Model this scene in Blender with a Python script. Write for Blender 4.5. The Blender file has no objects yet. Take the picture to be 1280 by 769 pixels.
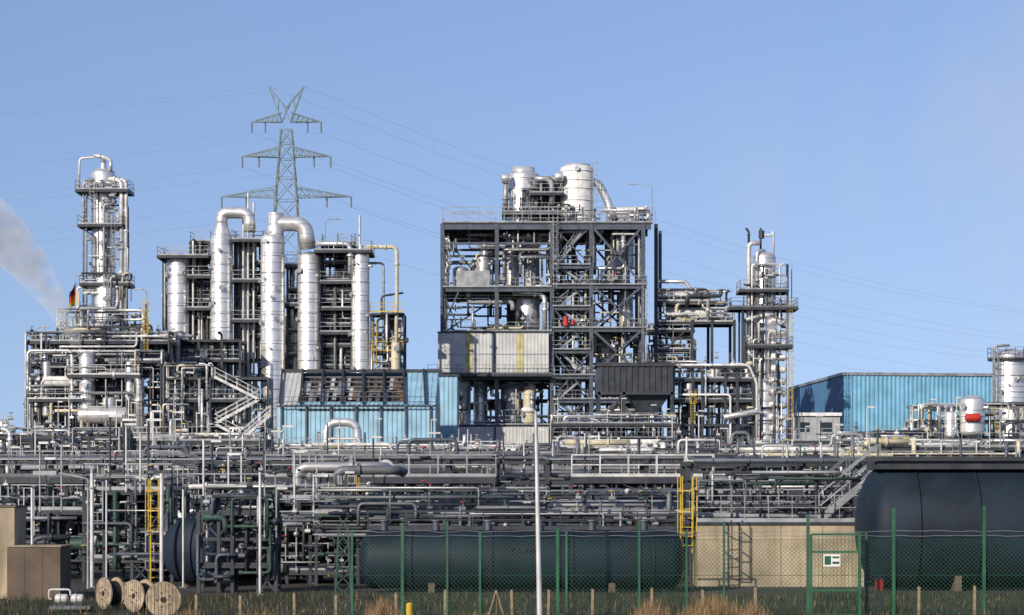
import bpy, math, random
from mathutils import Vector, Matrix, noise
R=random.Random(11)
F=3000.;HOR=620.;CX=640.;H=3.6
def X(px,D): return (px-CX)*D/F
def Z(py,D): return H+(HOR-py)*D/F
scene=bpy.context.scene
# ------------------------------------------------------------ materials
def newmat(name):
    m=bpy.data.materials.new(name);m.use_nodes=True
    nt=m.node_tree;bs=nt.nodes['Principled BSDF'];return m,nt,bs
def mat(name,col,rough=.6,metal=0.,var=.35,scale=1.2,streak=.3,dirt=(.12,.08,.05),bump=0.,spec=.4):
    m,nt,bs=newmat(name);N=nt.nodes;L=nt.links
    tc=N.new('ShaderNodeTexCoord')
    n1=N.new('ShaderNodeTexNoise');n1.inputs['Scale'].default_value=scale;n1.inputs['Detail'].default_value=6
    L.new(tc.outputs['Object'],n1.inputs['Vector'])
    mr=N.new('ShaderNodeMapRange');mr.inputs[1].default_value=.3;mr.inputs[2].default_value=.7
    mr.inputs[3].default_value=1-var;mr.inputs[4].default_value=1+var*.5
    L.new(n1.outputs['Fac'],mr.inputs[0])
    mx=N.new('ShaderNodeVectorMath');mx.operation='SCALE';mx.inputs[0].default_value=col[:3]
    L.new(mr.outputs[0],mx.inputs['Scale'])
    mp=N.new('ShaderNodeMapping');mp.inputs['Scale'].default_value=(2.2,2.2,.22)
    L.new(tc.outputs['Object'],mp.inputs[0])
    n2=N.new('ShaderNodeTexNoise');n2.inputs['Scale'].default_value=1.5;n2.inputs['Detail'].default_value=5
    L.new(mp.outputs[0],n2.inputs['Vector'])
    m2=N.new('ShaderNodeMapRange');m2.inputs[1].default_value=.5;m2.inputs[2].default_value=.75
    m2.inputs[3].default_value=0;m2.inputs[4].default_value=streak
    L.new(n2.outputs['Fac'],m2.inputs[0])
    mix=N.new('ShaderNodeMix');mix.data_type='RGBA'
    L.new(m2.outputs[0],mix.inputs[0]);L.new(mx.outputs[0],mix.inputs[6]);mix.inputs[7].default_value=(*dirt,1)
    L.new(mix.outputs[2],bs.inputs['Base Color'])
    bs.inputs['Metallic'].default_value=metal;bs.inputs['Specular IOR Level'].default_value=spec
    mr2=N.new('ShaderNodeMapRange');mr2.inputs[3].default_value=max(.05,rough-.12);mr2.inputs[4].default_value=min(1,rough+.15)
    L.new(n1.outputs['Fac'],mr2.inputs[0]);L.new(mr2.outputs[0],bs.inputs['Roughness'])
    if bump:
        bp=N.new('ShaderNodeBump');bp.inputs['Strength'].default_value=bump;bp.inputs['Distance'].default_value=.05
        L.new(n1.outputs['Fac'],bp.inputs['Height']);L.new(bp.outputs[0],bs.inputs['Normal'])
    return m
def clad(name,col,metal,rough,pitch=1.15):
    m,nt,bs=newmat(name);N=nt.nodes;L=nt.links
    tc=N.new('ShaderNodeTexCoord');sp=N.new('ShaderNodeSeparateXYZ');L.new(tc.outputs['Object'],sp.inputs[0])
    def M(op,a,b=None):
        n=N.new('ShaderNodeMath');n.operation=op
        for i,q in enumerate((a,b)):
            if q is None: continue
            if isinstance(q,(int,float)): n.inputs[i].default_value=q
            else: L.new(q,n.inputs[i])
        return n.outputs[0]
    zz=M('DIVIDE',sp.outputs[2],pitch);fr=M('FRACT',zz);fl=M('FLOOR',zz)
    seam=M('LESS_THAN',fr,.09)
    xf=M('FLOOR',M('DIVIDE',sp.outputs[0],.9))
    cb=N.new('ShaderNodeCombineXYZ');L.new(fl,cb.inputs[0]);L.new(xf,cb.inputs[1])
    wn=N.new('ShaderNodeTexWhiteNoise');L.new(cb.outputs[0],wn.inputs[0])
    n1=N.new('ShaderNodeTexNoise');n1.inputs['Scale'].default_value=.9;n1.inputs['Detail'].default_value=6;L.new(tc.outputs['Object'],n1.inputs['Vector'])
    v=M('ADD',M('MULTIPLY',wn.outputs['Value'],.16),M('MULTIPLY',n1.outputs['Fac'],.5))
    v=M('ADD',v,.62);v=M('MULTIPLY',v,M('SUBTRACT',1.,M('MULTIPLY',seam,.4)))
    mx=N.new('ShaderNodeVectorMath');mx.operation='SCALE';mx.inputs[0].default_value=col;L.new(v,mx.inputs['Scale'])
    L.new(mx.outputs[0],bs.inputs['Base Color']);bs.inputs['Metallic'].default_value=metal
    L.new(M('ADD',M('MULTIPLY',n1.outputs['Fac'],.25),rough-.1),bs.inputs['Roughness'])
    return m
DK=mat('painted_steel_dark',(.032,.038,.048),.5)
DB=mat('painted_steel_blue',(.07,.085,.11),.45)
GV=mat('galvanised_steel',(.33,.34,.35),.45,.3)
GM_=mat('dull_galvanised_steel',(.14,.15,.16),.5,.2)
GL=mat('light_steel',(.6,.59,.56),.45,.2)
SC=clad('aluminium_cladding',(.78,.76,.72),.65,.33)
SD=clad('weathered_cladding',(.42,.42,.41),.55,.42)
WH=mat('white_paint',(.72,.71,.67),.45,var=.25,streak=.35)
CR=mat('cream_paint',(.54,.48,.34),.5,var=.25)
YE=mat('yellow_paint',(.55,.37,.03),.5,var=.3)
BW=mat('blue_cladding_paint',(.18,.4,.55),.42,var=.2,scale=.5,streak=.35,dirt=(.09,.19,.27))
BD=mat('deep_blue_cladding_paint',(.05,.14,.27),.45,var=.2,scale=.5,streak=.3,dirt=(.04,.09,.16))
BR=mat('pale_blue_sheet',(.28,.47,.58),.42,var=.25,scale=.5,streak=.4,dirt=(.15,.22,.26))
GW=mat('grey_cladding_paint',(.36,.37,.37),.5,var=.2,scale=.6,streak=.4,dirt=(.16,.15,.13))
GP=mat('light_grey_sheet',(.5,.5,.48),.5,var=.2,scale=.5,streak=.35,dirt=(.26,.24,.2))
YW=mat('faded_yellow_sheet',(.46,.41,.2),.5,var=.3)
CO=mat('concrete',(.38,.31,.21),.9,var=.4,scale=.8,streak=.6,dirt=(.14,.11,.07),bump=.4)
BN=mat('brown_concrete',(.12,.09,.065),.9,var=.4,scale=1.,streak=.5,bump=.4)
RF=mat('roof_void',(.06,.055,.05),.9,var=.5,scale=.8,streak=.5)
TB=mat('dark_blue_tank_paint',(.012,.021,.033),.6,var=.45,scale=.7,streak=.4,dirt=(.02,.022,.02),bump=.08,spec=.2)
GR=mat('green_paint',(.02,.1,.05),.5)
GD=mat('dull_green_paint',(.025,.06,.05),.6)
RU=mat('rusty_steel',(.13,.07,.045),.8,var=.5)
RE=mat('red_paint',(.45,.03,.02),.5)
WD=mat('weathered_wood',(.24,.18,.11),.85,var=.5,scale=5,streak=.5)
WL=mat('pale_wood',(.38,.3,.2),.85,var=.5,scale=5,streak=.5)
GT=mat('grating',(.055,.06,.065),.7)
BK=mat('black_rubber',(.015,.015,.016),.7)
PY=mat('pylon_paint',(.15,.2,.2),.7,var=.1)
WI=mat('power_cable',(.3,.34,.4),.6,var=.05)
FW=mat('chainlink_wire',(.03,.09,.055),.5,var=.1)
GG=mat('glass_dark',(.02,.03,.04),.15,var=.1,streak=.1)
# ------------------------------------------------------------ builder
class B:
    def __init__(s,name): s.n=name;s.v=[];s.f=[];s.m=[];s.s=[];s.mt=[]
    def add(s,vs,fs,mt,sm=False):
        o=len(s.v);s.v.extend(vs)
        if mt not in s.mt: s.mt.append(mt)
        k=s.mt.index(mt)
        for f in fs: s.f.append([i+o for i in f]);s.m.append(k);s.s.append(sm)
    def box(s,x0,x1,y0,y1,z0,z1,mt):
        v=[(x,y,z) for z in(z0,z1) for y in(y0,y1) for x in(x0,x1)]
        s.add(v,[(0,2,3,1),(4,5,7,6),(0,1,5,4),(2,6,7,3),(0,4,6,2),(1,3,7,5)],mt)
    def beam(s,a,b,w,mt,h=None,I=False):
        a=Vector(a);b=Vector(b);d=b-a
        if d.length<1e-4:return
        d.normalize();h=h or w
        up=Vector((0,0,1)) if abs(d.z)<.9 else Vector((0,1,0))
        sd=d.cross(up).normalized();up=sd.cross(d)
        if I:
            t=w*.16;q=w/2;k=h/2
            pr=[(-q,-k),(q,-k),(q,-k+t),(t/2,-k+t),(t/2,k-t),(q,k-t),(q,k),(-q,k),(-q,k-t),(-t/2,k-t),(-t/2,-k+t),(-q,-k+t)]
        else: pr=[(-w/2,-h/2),(w/2,-h/2),(w/2,h/2),(-w/2,h/2)]
        n=len(pr);vs=[tuple(p+sd*u+up*v) for p in(a,b) for u,v in pr]
        fs=[(i+n,(i+1)%n+n,(i+1)%n,i) for i in range(n)]
        if n==4: fs+=[(0,1,2,3),(7,6,5,4)]
        s.add(vs,fs,mt)
    def ring(s,c,d,r,n,ref=None):
        up=ref if ref is not None else (Vector((0,0,1)) if abs(d.z)<.9 else Vector((0,1,0)))
        u=d.cross(up).normalized();w=d.cross(u)
        return [tuple(c+u*(r*math.cos(2*math.pi*i/n))+w*(r*math.sin(2*math.pi*i/n))) for i in range(n)]
    def tube(s,a,b,r,mt,n=8,cap=True,r2=None):
        a=Vector(a);b=Vector(b);d=b-a
        if d.length<1e-4:return
        d.normalize();r2=r if r2 is None else r2
        A=s.ring(a,d,r,n);C=s.ring(b,d,r2,n)
        s.add(A+C,[(i,(i+1)%n,(i+1)%n+n,i+n) for i in range(n)],mt,n>4)
        if cap and n>4: s.add(A,[tuple(range(n))[::-1]],mt);s.add(C,[tuple(range(n))],mt)
    def pipe(s,pts,r,mt,n=8,bend=None,fl=True):
        P=[Vector(p) for p in pts];bend=bend or r*3.2;Q=[P[0]]
        for i in range(1,len(P)-1):
            d0=P[i-1]-P[i];d1=P[i+1]-P[i];l=min(bend,d0.length*.49,d1.length*.49)
            if l<1e-3: continue
            a=P[i]+d0.normalized()*l;c=P[i]+d1.normalized()*l
            k=6 if r>.15 else 3
            for j in range(k+1):
                t=j/k;Q.append(a*(1-t)**2+P[i]*2*t*(1-t)+c*t*t)
        Q.append(P[-1]);vs=[];m=len(Q)
        u=None
        for i,q in enumerate(Q):
            d=(Q[min(i+1,m-1)]-Q[max(i-1,0)])
            if d.length<1e-5: d=Vector((0,0,1))
            d.normalize()
            if u is None:
                up=Vector((0,0,1)) if abs(d.z)<.9 else Vector((0,1,0));u=d.cross(up).normalized()
            u=(u-d*u.dot(d)).normalized();w=d.cross(u)
            vs+=[tuple(q+u*(r*math.cos(2*math.pi*j/n))+w*(r*math.sin(2*math.pi*j/n))) for j in range(n)]
        fs=[(i*n+j,i*n+(j+1)%n,(i+1)*n+(j+1)%n,(i+1)*n+j) for i in range(m-1) for j in range(n)]
        fs+=[tuple(range(n))[::-1],tuple((m-1)*n+j for j in range(n))]
        s.add(vs,fs,mt,True)
        if fl:
            for i in range(len(P)-1):
                d=P[i+1]-P[i]
                if d.length>r*9:
                    e=d.normalized();c=P[i]+d*R.uniform(.3,.7)
                    s.tube(c-e*r*.35,c+e*r*.35,r*1.55,mt,n)
    def lathe(s,x,y,prof,mt,n=24,axis=None,c=None):
        vs=[];m=len(prof)
        for r,z in prof:
            for j in range(n):
                a=2*math.pi*j/n
                if axis is None: vs.append((x+r*math.cos(a),y+r*math.sin(a),z))
                else:
                    e=Vector(axis);u=e.cross(Vector((0,0,1))).normalized();w=u.cross(e)
                    vs.append(tuple(Vector(c)+e*z+u*(r*math.cos(a))+w*(r*math.sin(a))))
        fs=[(i*n+j,i*n+(j+1)%n,(i+1)*n+(j+1)%n,(i+1)*n+j) for i in range(m-1) for j in range(n)]
        if axis is not None: fs=[f[::-1] for f in fs]
        s.add(vs,fs,mt,True)
    def vessel(s,x,y,z0,z1,r,mt,n=24,bands=2.4,dome=.5,skirt=True,noz=True):
        pr=[(r,z0)]+[(r,z1)]+[(r*math.cos(a),z1+r*dome*math.sin(a)) for a in[.3,.6,.9,1.2,1.5]]+[(.001,z1+r*dome)]
        s.lathe(x,y,pr,mt,n)
        if not skirt:
            s.lathe(x,y,[(.001,z0-r*dome)]+[(r*math.cos(a),z0-r*dome*math.sin(a)) for a in[1.5,1.2,.9,.6,.3]]+[(r,z0)],mt,n)
        if bands:
            z=z0+bands*.6
            while z<z1:
                s.lathe(x,y,[(r,z-.05),(r*1.03+.02,z-.05),(r*1.03+.02,z+.05),(r,z+.05)],mt,n);z+=bands*R.uniform(.8,1.2)
        if noz:
            for k in range(int((z1-z0)/1.8)+1):
                a=R.uniform(-2.9,-.3);z=R.uniform(z0+.3,z1-.2);q=R.uniform(.08,.22)
                d=Vector((math.cos(a),math.sin(a),0));c=Vector((x,y,z))+d*r*.9
                s.tube(c,c+d*.5,q,mt,8);s.tube(c+d*.42,c+d*.52,q*1.6,GV,8)
    def drum(s,a,b,r,mt,n=24,dome=.45,bands=1.6,saddle=True,gz=None):
        a=Vector(a);b=Vector(b);e=(b-a).normalized();L=(b-a).length
        pr=[(.001,-r*dome)]+[(r*math.cos(t),-r*dome*math.sin(t)) for t in[1.5,1.2,.9,.6,.3]]+[(r,0),(r,L)]+[(r*math.cos(t),L+r*dome*math.sin(t)) for t in[.3,.6,.9,1.2,1.5]]+[(.001,L+r*dome)]
        s.lathe(0,0,pr,mt,n,axis=e,c=a)
        if bands:
            z=bands*.5
            while z<L:
                s.lathe(0,0,[(r,z-.04),(r*1.012+.012,z-.04),(r*1.012+.012,z+.04),(r,z+.04)],mt,n,axis=e,c=a);z+=bands
        if saddle:
            for t in(.2,.8):
                p=a+(b-a)*t;g=gz if gz is not None else p.z-r*1.5
                s.box(p.x-.12-abs(e.y)*r*.6,p.x+.12+abs(e.y)*r*.6,p.y-abs(e.x)*r*.62,p.y+abs(e.x)*r*.62,g,p.z-r*.72,BN)
    def rail(s,pts,mt=None,h=1.1,r=.03,sp=1.5,toe=True):
        mt=mt or GV
        for i in range(len(pts)-1):
            a=Vector(pts[i]);b=Vector(pts[i+1]);d=b-a
            if d.length<.2: continue
            k=max(1,round(d.length/sp));up=Vector((0,0,1))
            for j in range(k+1):
                p=a+d*(j/k);s.beam(p,p+up*h,r*1.5,mt)
            for q in(h,h*.55): s.beam(a+up*q,b+up*q,r*1.6,mt)
            if toe: s.beam(a+up*.08,b+up*.08,.02,mt,h=.15)
    def deck(s,x0,x1,y0,y1,z,mt=None,rm=None,rail=True,fr=None,sides='flrb'):
        s.box(x0,x1,y0,y1,z-.07,z,mt or GT);fr=fr or DK
        for y in(y0,y1): s.beam((x0,y,z-.2),(x1,y,z-.2),.14,fr,h=.28)
        for x in(x0,x1): s.beam((x,y0,z-.2),(x,y1,z-.2),.14,fr,h=.28)
        if rail:
            if 'f' in sides:s.rail([(x0,y0,z),(x1,y0,z)],rm)
            if 'r' in sides:s.rail([(x1,y0,z),(x1,y1,z)],rm)
            if 'b' in sides:s.rail([(x1,y1,z),(x0,y1,z)],rm)
            if 'l' in sides:s.rail([(x0,y1,z),(x0,y0,z)],rm)
    def ladder(s,x,y,z0,z1,mt=None,cage=True,face=-1):
        mt=mt or YE
        for q in(-.22,.22): s.beam((x+q,y,z0),(x+q,y,z1+1),.05,mt)
        z=z0+.3
        while z<z1: s.beam((x-.22,y,z),(x+.22,y,z),.03,mt);z+=.35
        if cage and z1-z0>2.5:
            z=z0+2.2;C=[(-.34,0),(-.36,.4),(-.2,.72),(.2,.72),(.36,.4),(.34,0)]
            while z<z1+1:
                for i in range(5):
                    s.beam((x+C[i][0],y+face*C[i][1],z),(x+C[i+1][0],y+face*C[i+1][1],z),.04,mt)
                z+=.8
            for c in C[1:5]: s.beam((x+c[0],y+face*c[1],z0+2.2),(x+c[0],y+face*c[1],z1+1),.03,mt)
    def stair(s,a,b,w=1.,mt=None,rm=None):
        mt=mt or GV;a=Vector(a);b=Vector(b);d=b-a;fl=Vector((d.x,d.y,0)).normalized();sd=Vector((-fl.y,fl.x,0))
        for q in(-w/2,w/2):
            s.beam(a+sd*q,b+sd*q,.06,mt,h=.28)
            for hh in(1.05,.55): s.beam(a+sd*q+Vector((0,0,hh)),b+sd*q+Vector((0,0,hh)),.05,rm or mt)
            k=max(2,int(d.length/1.3))
            for j in range(k+1):
                p=a+d*(j/k)+sd*q;s.beam(p,p+Vector((0,0,1.05)),.045,rm or mt)
        k=max(2,int(abs(d.z)/.22))
        for j in range(k):
            p=a+d*((j+.5)/k);s.beam(p-sd*w/2,p+sd*w/2,.26,mt,h=.04)
    def ringdeck(s,x,y,z,r,R2,mt=None,rm=None,a0=0,a1=2*math.pi,n=16):
        vs=[]
        for i in range(n+1):
            a=a0+(a1-a0)*i/n
            for q,zz in((r,z),(R2,z),(R2,z-.22),(r,z-.22)): vs.append((x+q*math.cos(a),y+q*math.sin(a),zz))
        fs=[]
        for i in range(n):
            for j in range(4): fs.append((i*4+j,i*4+(j+1)%4,i*4+4+(j+1)%4,i*4+4+j))
        s.add(vs,fs,mt or DK)
        s.rail([(x+R2*math.cos(a0+(a1-a0)*i/n),y+R2*math.sin(a0+(a1-a0)*i/n),z) for i in range(n+1)],rm,sp=2)
    def corr(s,p0,p1,z0,z1,mt,pitch=.3,dep=.05,lean=None):
        a=Vector((p0[0],p0[1],0));b=Vector((p1[0],p1[1],0));d=b-a;L=d.length;e=d/L;nn=Vector((e.y,-e.x,0))
        k=max(2,int(L/pitch));vs=[];off=Vector(lean) if lean else Vector((0,0,0))
        pts=[]
        for i in range(k):
            for t,o in((0,0),(.35,0),(.5,1),(.85,1)): pts.append(a+e*((i+t)*L/k)+nn*(o*dep))
        pts.append(b)
        for p in pts: vs+=[(p.x,p.y,z0),(p.x+off.x,p.y+off.y,z1)]
        s.add(vs,[(2*i,2*i+2,2*i+3,2*i+1) for i in range(len(pts)-1)],mt)
    def valve(s,p,r=.15,mt=None,wm=None):
        p=Vector(p);mt=mt or GV
        s.tube(p-Vector((r*1.6,0,0)),p+Vector((r*1.6,0,0)),r*1.2,mt,8)
        s.tube(p,p+Vector((0,0,r*4)),r*.35,mt,6);s.tube(p+Vector((0,0,r*3.8)),p+Vector((0,0,r*4.2)),r*1.6,wm or mt,10)
    def done(s,origin=True,parent=None):
        xs=[v[0] for v in s.v];ys=[v[1] for v in s.v];zs=[v[2] for v in s.v]
        o=((min(xs)+max(xs))/2,(min(ys)+max(ys))/2,min(zs)) if origin else (0,0,0)
        me=bpy.data.meshes.new(s.n);me.from_pydata([(v[0]-o[0],v[1]-o[1],v[2]-o[2]) for v in s.v],[],s.f)
        for m in s.mt: me.materials.append(m)
        me.polygons.foreach_set('material_index',s.m);me.polygons.foreach_set('use_smooth',s.s);me.update()
        ob=bpy.data.objects.new(s.n,me);ob.location=o;scene.collection.objects.link(ob)
        if parent: ob.parent=parent
        return ob
PAL=[GV,GL,WH,SC,SD,DK,DB,GM_,SC,CR,GV,GL]
PALD=[DK,DB,GM_,DK,SD,GD,DB,GM_,DK,GM_,GL,GV]
def pipes(b,bb,n,rr=(.06,.16),pal=PAL,seg=(2,5),vert=.4):
    x0,x1,y0,y1,z0,z1=bb
    for i in range(n):
        p=[R.uniform(x0,x1),R.uniform(y0,y1),R.uniform(z0,z1)];pts=[tuple(p)];last=-1
        for k in range(R.randint(*seg)):
            ax=R.choices([0,1,2],[.5,.12,vert])[0]
            if ax==last: ax=(ax+2)%3
            last=ax;lo,hi=((x0,x1),(y0,y1),(z0,z1))[ax];q=list(p)
            q[ax]=min(hi,max(lo,p[ax]+R.choice((-1,1))*R.uniform(.15,.7)*(hi-lo)))
            if abs(q[ax]-p[ax])<.5: continue
            p=q;pts.append(tuple(p))
        if len(pts)>1: b.pipe(pts,R.uniform(*rr)*(1 if R.random()<.8 else 1.8),R.choice(pal),7)
def frame(b,xs,ys,zs,mt=DK,w=.3,z0=0,decks=.6,brace=.35,rm=GV,I=False,railp=.9):
    for x in xs:
        for y in ys: b.beam((x,y,z0),(x,y,zs[-1]),w,mt,I=I)
    for z in zs:
        for y in ys: b.beam((xs[0],y,z-w*.5),(xs[-1],y,z-w*.5),w*.6,mt,h=w*.95)
        for x in xs: b.beam((x,ys[0],z-w*.5),(x,ys[-1],z-w*.5),w*.58,mt,h=w*.9)
        if R.random()<decks:
            b.box(xs[0]+.01,xs[-1]-.01,ys[0]+.01,ys[-1]-.01,z+.005,z+.07,GT)
            if R.random()<railp:
                b.rail([(xs[0],ys[-1],z+.07),(xs[0],ys[0],z+.07),(xs[-1],ys[0],z+.07),(xs[-1],ys[-1],z+.07)],rm)
    zz=[z0]+list(zs)
    for k in range(len(zz)-1):
        for i in range(len(xs)-1):
            if R.random()<brace:
                y=ys[0] if R.random()<.6 else ys[-1]
                b.beam((xs[i],y,zz[k]),(xs[i+1],y,zz[k+1]-w),w*.5,mt)
                if R.random()<.6: b.beam((xs[i+1],y,zz[k]),(xs[i],y,zz[k+1]-w),w*.5,mt)
def equip(b,bb,n,pal=PAL,rs=(.4,.9)):
    x0,x1,y0,y1,z0,z1=bb
    for i in range(n):
        r=R.uniform(*rs);x=R.uniform(x0+r,x1-r);y=R.uniform(y0+r,max(y0+r+.1,y1-r));h=R.uniform(1.2,max(1.5,(z1-z0)*.8))
        t=R.random()
        if t<.5: b.vessel(x,y,z0+.4,min(z1,z0+.4+h),r,R.choice(pal),14,skirt=False,dome=.5)
        else:
            L=R.uniform(1.5,3.5);z=R.uniform(z0+r*1.4,max(z0+r*1.5,z1-r))
            b.drum((x-L/2,y,z),(x+L/2,y,z),r*.8,R.choice(pal),14,gz=z0)
def unit(name,px0,px1,D,dep,pys,nx,npipe=30,neq=6,pal=PAL,mt=DK,w=.25,brace=.3,rr=(.06,.15),z0=0,decks=.7,lad=1,ny=2,jut=0,rs=(.4,.9),masts=0):
    b=B(name);xs=[X(px0+(px1-px0)*i/nx,D)+(R.uniform(-.25,.25)*(px1-px0)*D/F/nx if 0<i<nx else 0) for i in range(nx+1)];ys=[D+dep*i/(ny-1) for i in range(ny)]
    zs=sorted(Z(p,D) for p in pys)
    frame(b,xs,ys,zs,mt,w,z0,decks,brace)
    zz=[z0]+zs
    for k in range(len(zz)-1):
        if neq: equip(b,(xs[0],xs[-1],ys[0],ys[-1],zz[k],zz[k+1]-.3),max(1,round(neq/len(zs))),pal,rs)
    pipes(b,(xs[0],xs[-1],ys[0]-.4,ys[-1],z0+.5,zs[-1]+jut),npipe,rr,pal)
    for k in range(npipe//4):
        b.valve((R.uniform(xs[0],xs[-1]),ys[0]-.2,R.choice(zz)+R.uniform(.4,1.4)),R.uniform(.06,.14) if D>150 else R.uniform(.04,.08),R.choice(pal),R.choice([RE,YE,GV,GV,DB,GM_]))
    for k in range(lad):
        x=R.uniform(xs[0],xs[-1]);i=R.randrange(len(zz)-1);b.ladder(x,ys[0]-.15,zz[i],zz[i+1],R.choice([YE,GV,GV]))
    for k in range(masts):
        x=R.uniform(xs[0],xs[-1]);y=R.choice(ys);hh=R.uniform(1.2,3.2);b.tube((x,y,zs[-1]),(x,y,zs[-1]+hh),.045,R.choice([GV,GL,DK]),6)
        if R.random()<.6: b.box(x-.05,x+R.uniform(.3,.6),y-.1,y+.1,zs[-1]+hh,zs[-1]+hh+.1,GL)
    return b
def lamp(b,x,y,z0,h,arm,mt=GV,r=.06):
    b.tube((x,y,z0),(x,y,z0+h),r*1.3,mt,8,r2=r*.8)
    b.pipe([(x,y,z0+h-.02),(x,y,z0+h+.35),(x+arm,y,z0+h+.6)],r*.7,mt,6,fl=False)
    sg=1 if arm>0 else -1
    b.box(min(x+arm,x+arm+sg*.9),max(x+arm,x+arm+sg*.9),y-.16,y+.16,z0+h+.5,z0+h+.66,mt)

# ============================================================ FAR: pylon + wires
def pylon(cx,cy,s=1.):
    b=B('electricity_pylon')
    def hw(z):
        z/=s
        for (za,ha),(zb,hb) in zip(K,K[1:]):
            if za<=z<=zb: return s*(ha+(hb-ha)*(z-za)/(zb-za))
        return s*K[-1][1]
    K=[(0,5.2),(30,3.2),(56.8,1.9),(70.6,.85),(72,.7)]
    z=0;L=[0]
    while z<69: z+=max(1.6,2.0*hw(z*s)/s*1.05);L.append(min(z,70.6))
    L=[q*s for q in L];t=.12*s
    for a,c in zip(L,L[1:]):
        h0=hw(a);h1=hw(c);P=[(-1,-1),(1,-1),(1,1),(-1,1)]
        for i in range(4):
            p=P[i];q=P[(i+1)%4]
            b.beam((cx+p[0]*h0,cy+p[1]*h0,a),(cx+p[0]*h1,cy+p[1]*h1,c),t*1.8,PY)
            b.beam((cx+p[0]*h0,cy+p[1]*h0,a),(cx+q[0]*h1,cy+q[1]*h1,c),t,PY)
            b.beam((cx+q[0]*h0,cy+q[1]*h0,a),(cx+p[0]*h1,cy+p[1]*h1,c),t,PY)
            b.beam((cx+p[0]*h1,cy+p[1]*h1,c),(cx+q[0]*h1,cy+q[1]*h1,c),t,PY)
    tips=[]
    for zz,ln in((70.6,6.2),(64.4,7.9),(57.2,11.6)):
        zz*=s;ln*=s
        for sg in(-1,1):
            h=hw(zz)
            tip=Vector((cx+sg*ln,cy,zz))
            for yy in(-h,h):
                b.beam((cx+sg*h,cy+yy,zz),tip,t*1.4,PY)
                b.beam((cx+sg*h,cy+yy,zz+1.6*s),tip,t*1.2,PY)
                k=6
                for i in range(k):
                    f0=i/k;f1=(i+.5)/k;f2=(i+1)/k
                    A=Vector((cx+sg*h,cy+yy,zz));C=Vector((cx+sg*h,cy+yy,zz+1.6*s))
                    b.beam(A.lerp(tip,f0),C.lerp(tip,f1),t*.8,PY);b.beam(C.lerp(tip,f1),A.lerp(tip,f2),t*.8,PY)
            for f in(1,.55):
                p=Vector((cx+sg*(h+(ln-h)*f),cy,zz))
                b.tube(p,p-Vector((0,0,1.9*s)),.16*s,PY,6)
                if f==1: tips.append(tuple(p-Vector((0,0,1.9*s))))
    for sg in(-1,1):
        tip=Vector((cx+sg*3.2*s,cy,77*s));tips.append(tuple(tip))
        for yy in(-.7,.7):
            b.beam((cx+sg*.75*s,cy+yy*s,70.6*s),tip,t*1.4,PY);b.beam((cx-sg*.1*s,cy+yy*s,73.0*s),tip,t*1.2,PY)
            b.beam((cx-sg*.75*s,cy+yy*s,70.6*s),(cx+sg*.6*s,cy+yy*s,73.8*s),t,PY)
            for f in(.3,.6): b.beam(Vector((cx+sg*.75*s,cy+yy*s,70.6*s)).lerp(tip,f),Vector((cx,cy+yy*s,73*s)).lerp(tip,f+.12),t*.9,PY)
    b.done();return tips
P0=(X(358,430),430.)
t0=pylon(*P0);t1=pylon(290,950.);t2=pylon(-330,345.)
w=B('power_line')
for A,C,sag in((t0,t1,17),(t0,t2,13)):
    for a,c in zip(A,C):
        a=Vector(a);c=Vector(c);pv=a
        for i in range(1,33):
            t=i/32;p=a.lerp(c,t)-Vector((0,0,4*sag*t*(1-t)));w.tube(pv,p,.015,WI,4,False);pv=p
w.done()

# distant trees
LF=mat('foliage_far',(.05,.075,.035),.8,var=.5,scale=.3)
b=B('distant_trees')
for i in range(150):
    x=R.uniform(-130,130);y=R.uniform(400,440);hh=R.uniform(6,11);b.tube((x,y,0),(x,y,hh*.5),.25,WD,5)
    for k in range(110):
        u=Vector((R.gauss(0,1),R.gauss(0,1),R.gauss(0,1))).normalized()*(R.random()**.4)
        c=Vector((x,y,hh*.6))+Vector((u.x*2.6,u.y*2.2,u.z*hh*.42))
        a=Vector((R.uniform(-1,1),R.uniform(-1,1),R.uniform(-1,1)))*.6;d=Vector((R.uniform(-1,1),R.uniform(-1,1),R.uniform(-1,1)))*.6
        b.add([tuple(c),tuple(c+a),tuple(c+d)],[(0,1,2)],LF)
b.done()
b=B('factory_building')
b.box(-120,-20,350,375,0,9,GW);b.corr((-120,349.9),(-20,349.9),0,9.2,GW,.8,.12)
for i in range(24): b.box(-118+i*4,-115.6+i*4,349.6,349.8,5.4,7,GG)
b.done()
b=B('factory_building')
b.box(-15,36,355,380,0,10,GW);b.corr((-15,354.9),(36,354.9),0,10.2,GW,.8,.12)
for i in range(11): b.box(-13+i*4.2,-10.6+i*4.2,354.6,354.8,5.4,7,GG)
b.done()
# small silver tanks far left
D=300
for px,t in((4,528),(12,535),(-12,526)):
    b=B('storage_silo');b.vessel(X(px,D),D,0,Z(t,D),.75,SC,20);b.rail([(X(px-8,D),D-.8,Z(t,D)),(X(px+8,D),D-.8,Z(t,D))]);b.done()
D=205
b=B('pressure_vessel');b.drum((X(-20,D),D-3,Z(568,D)),(X(26,D),D-3,Z(568,D)),.55,SC,20,gz=0);b.done()

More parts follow.
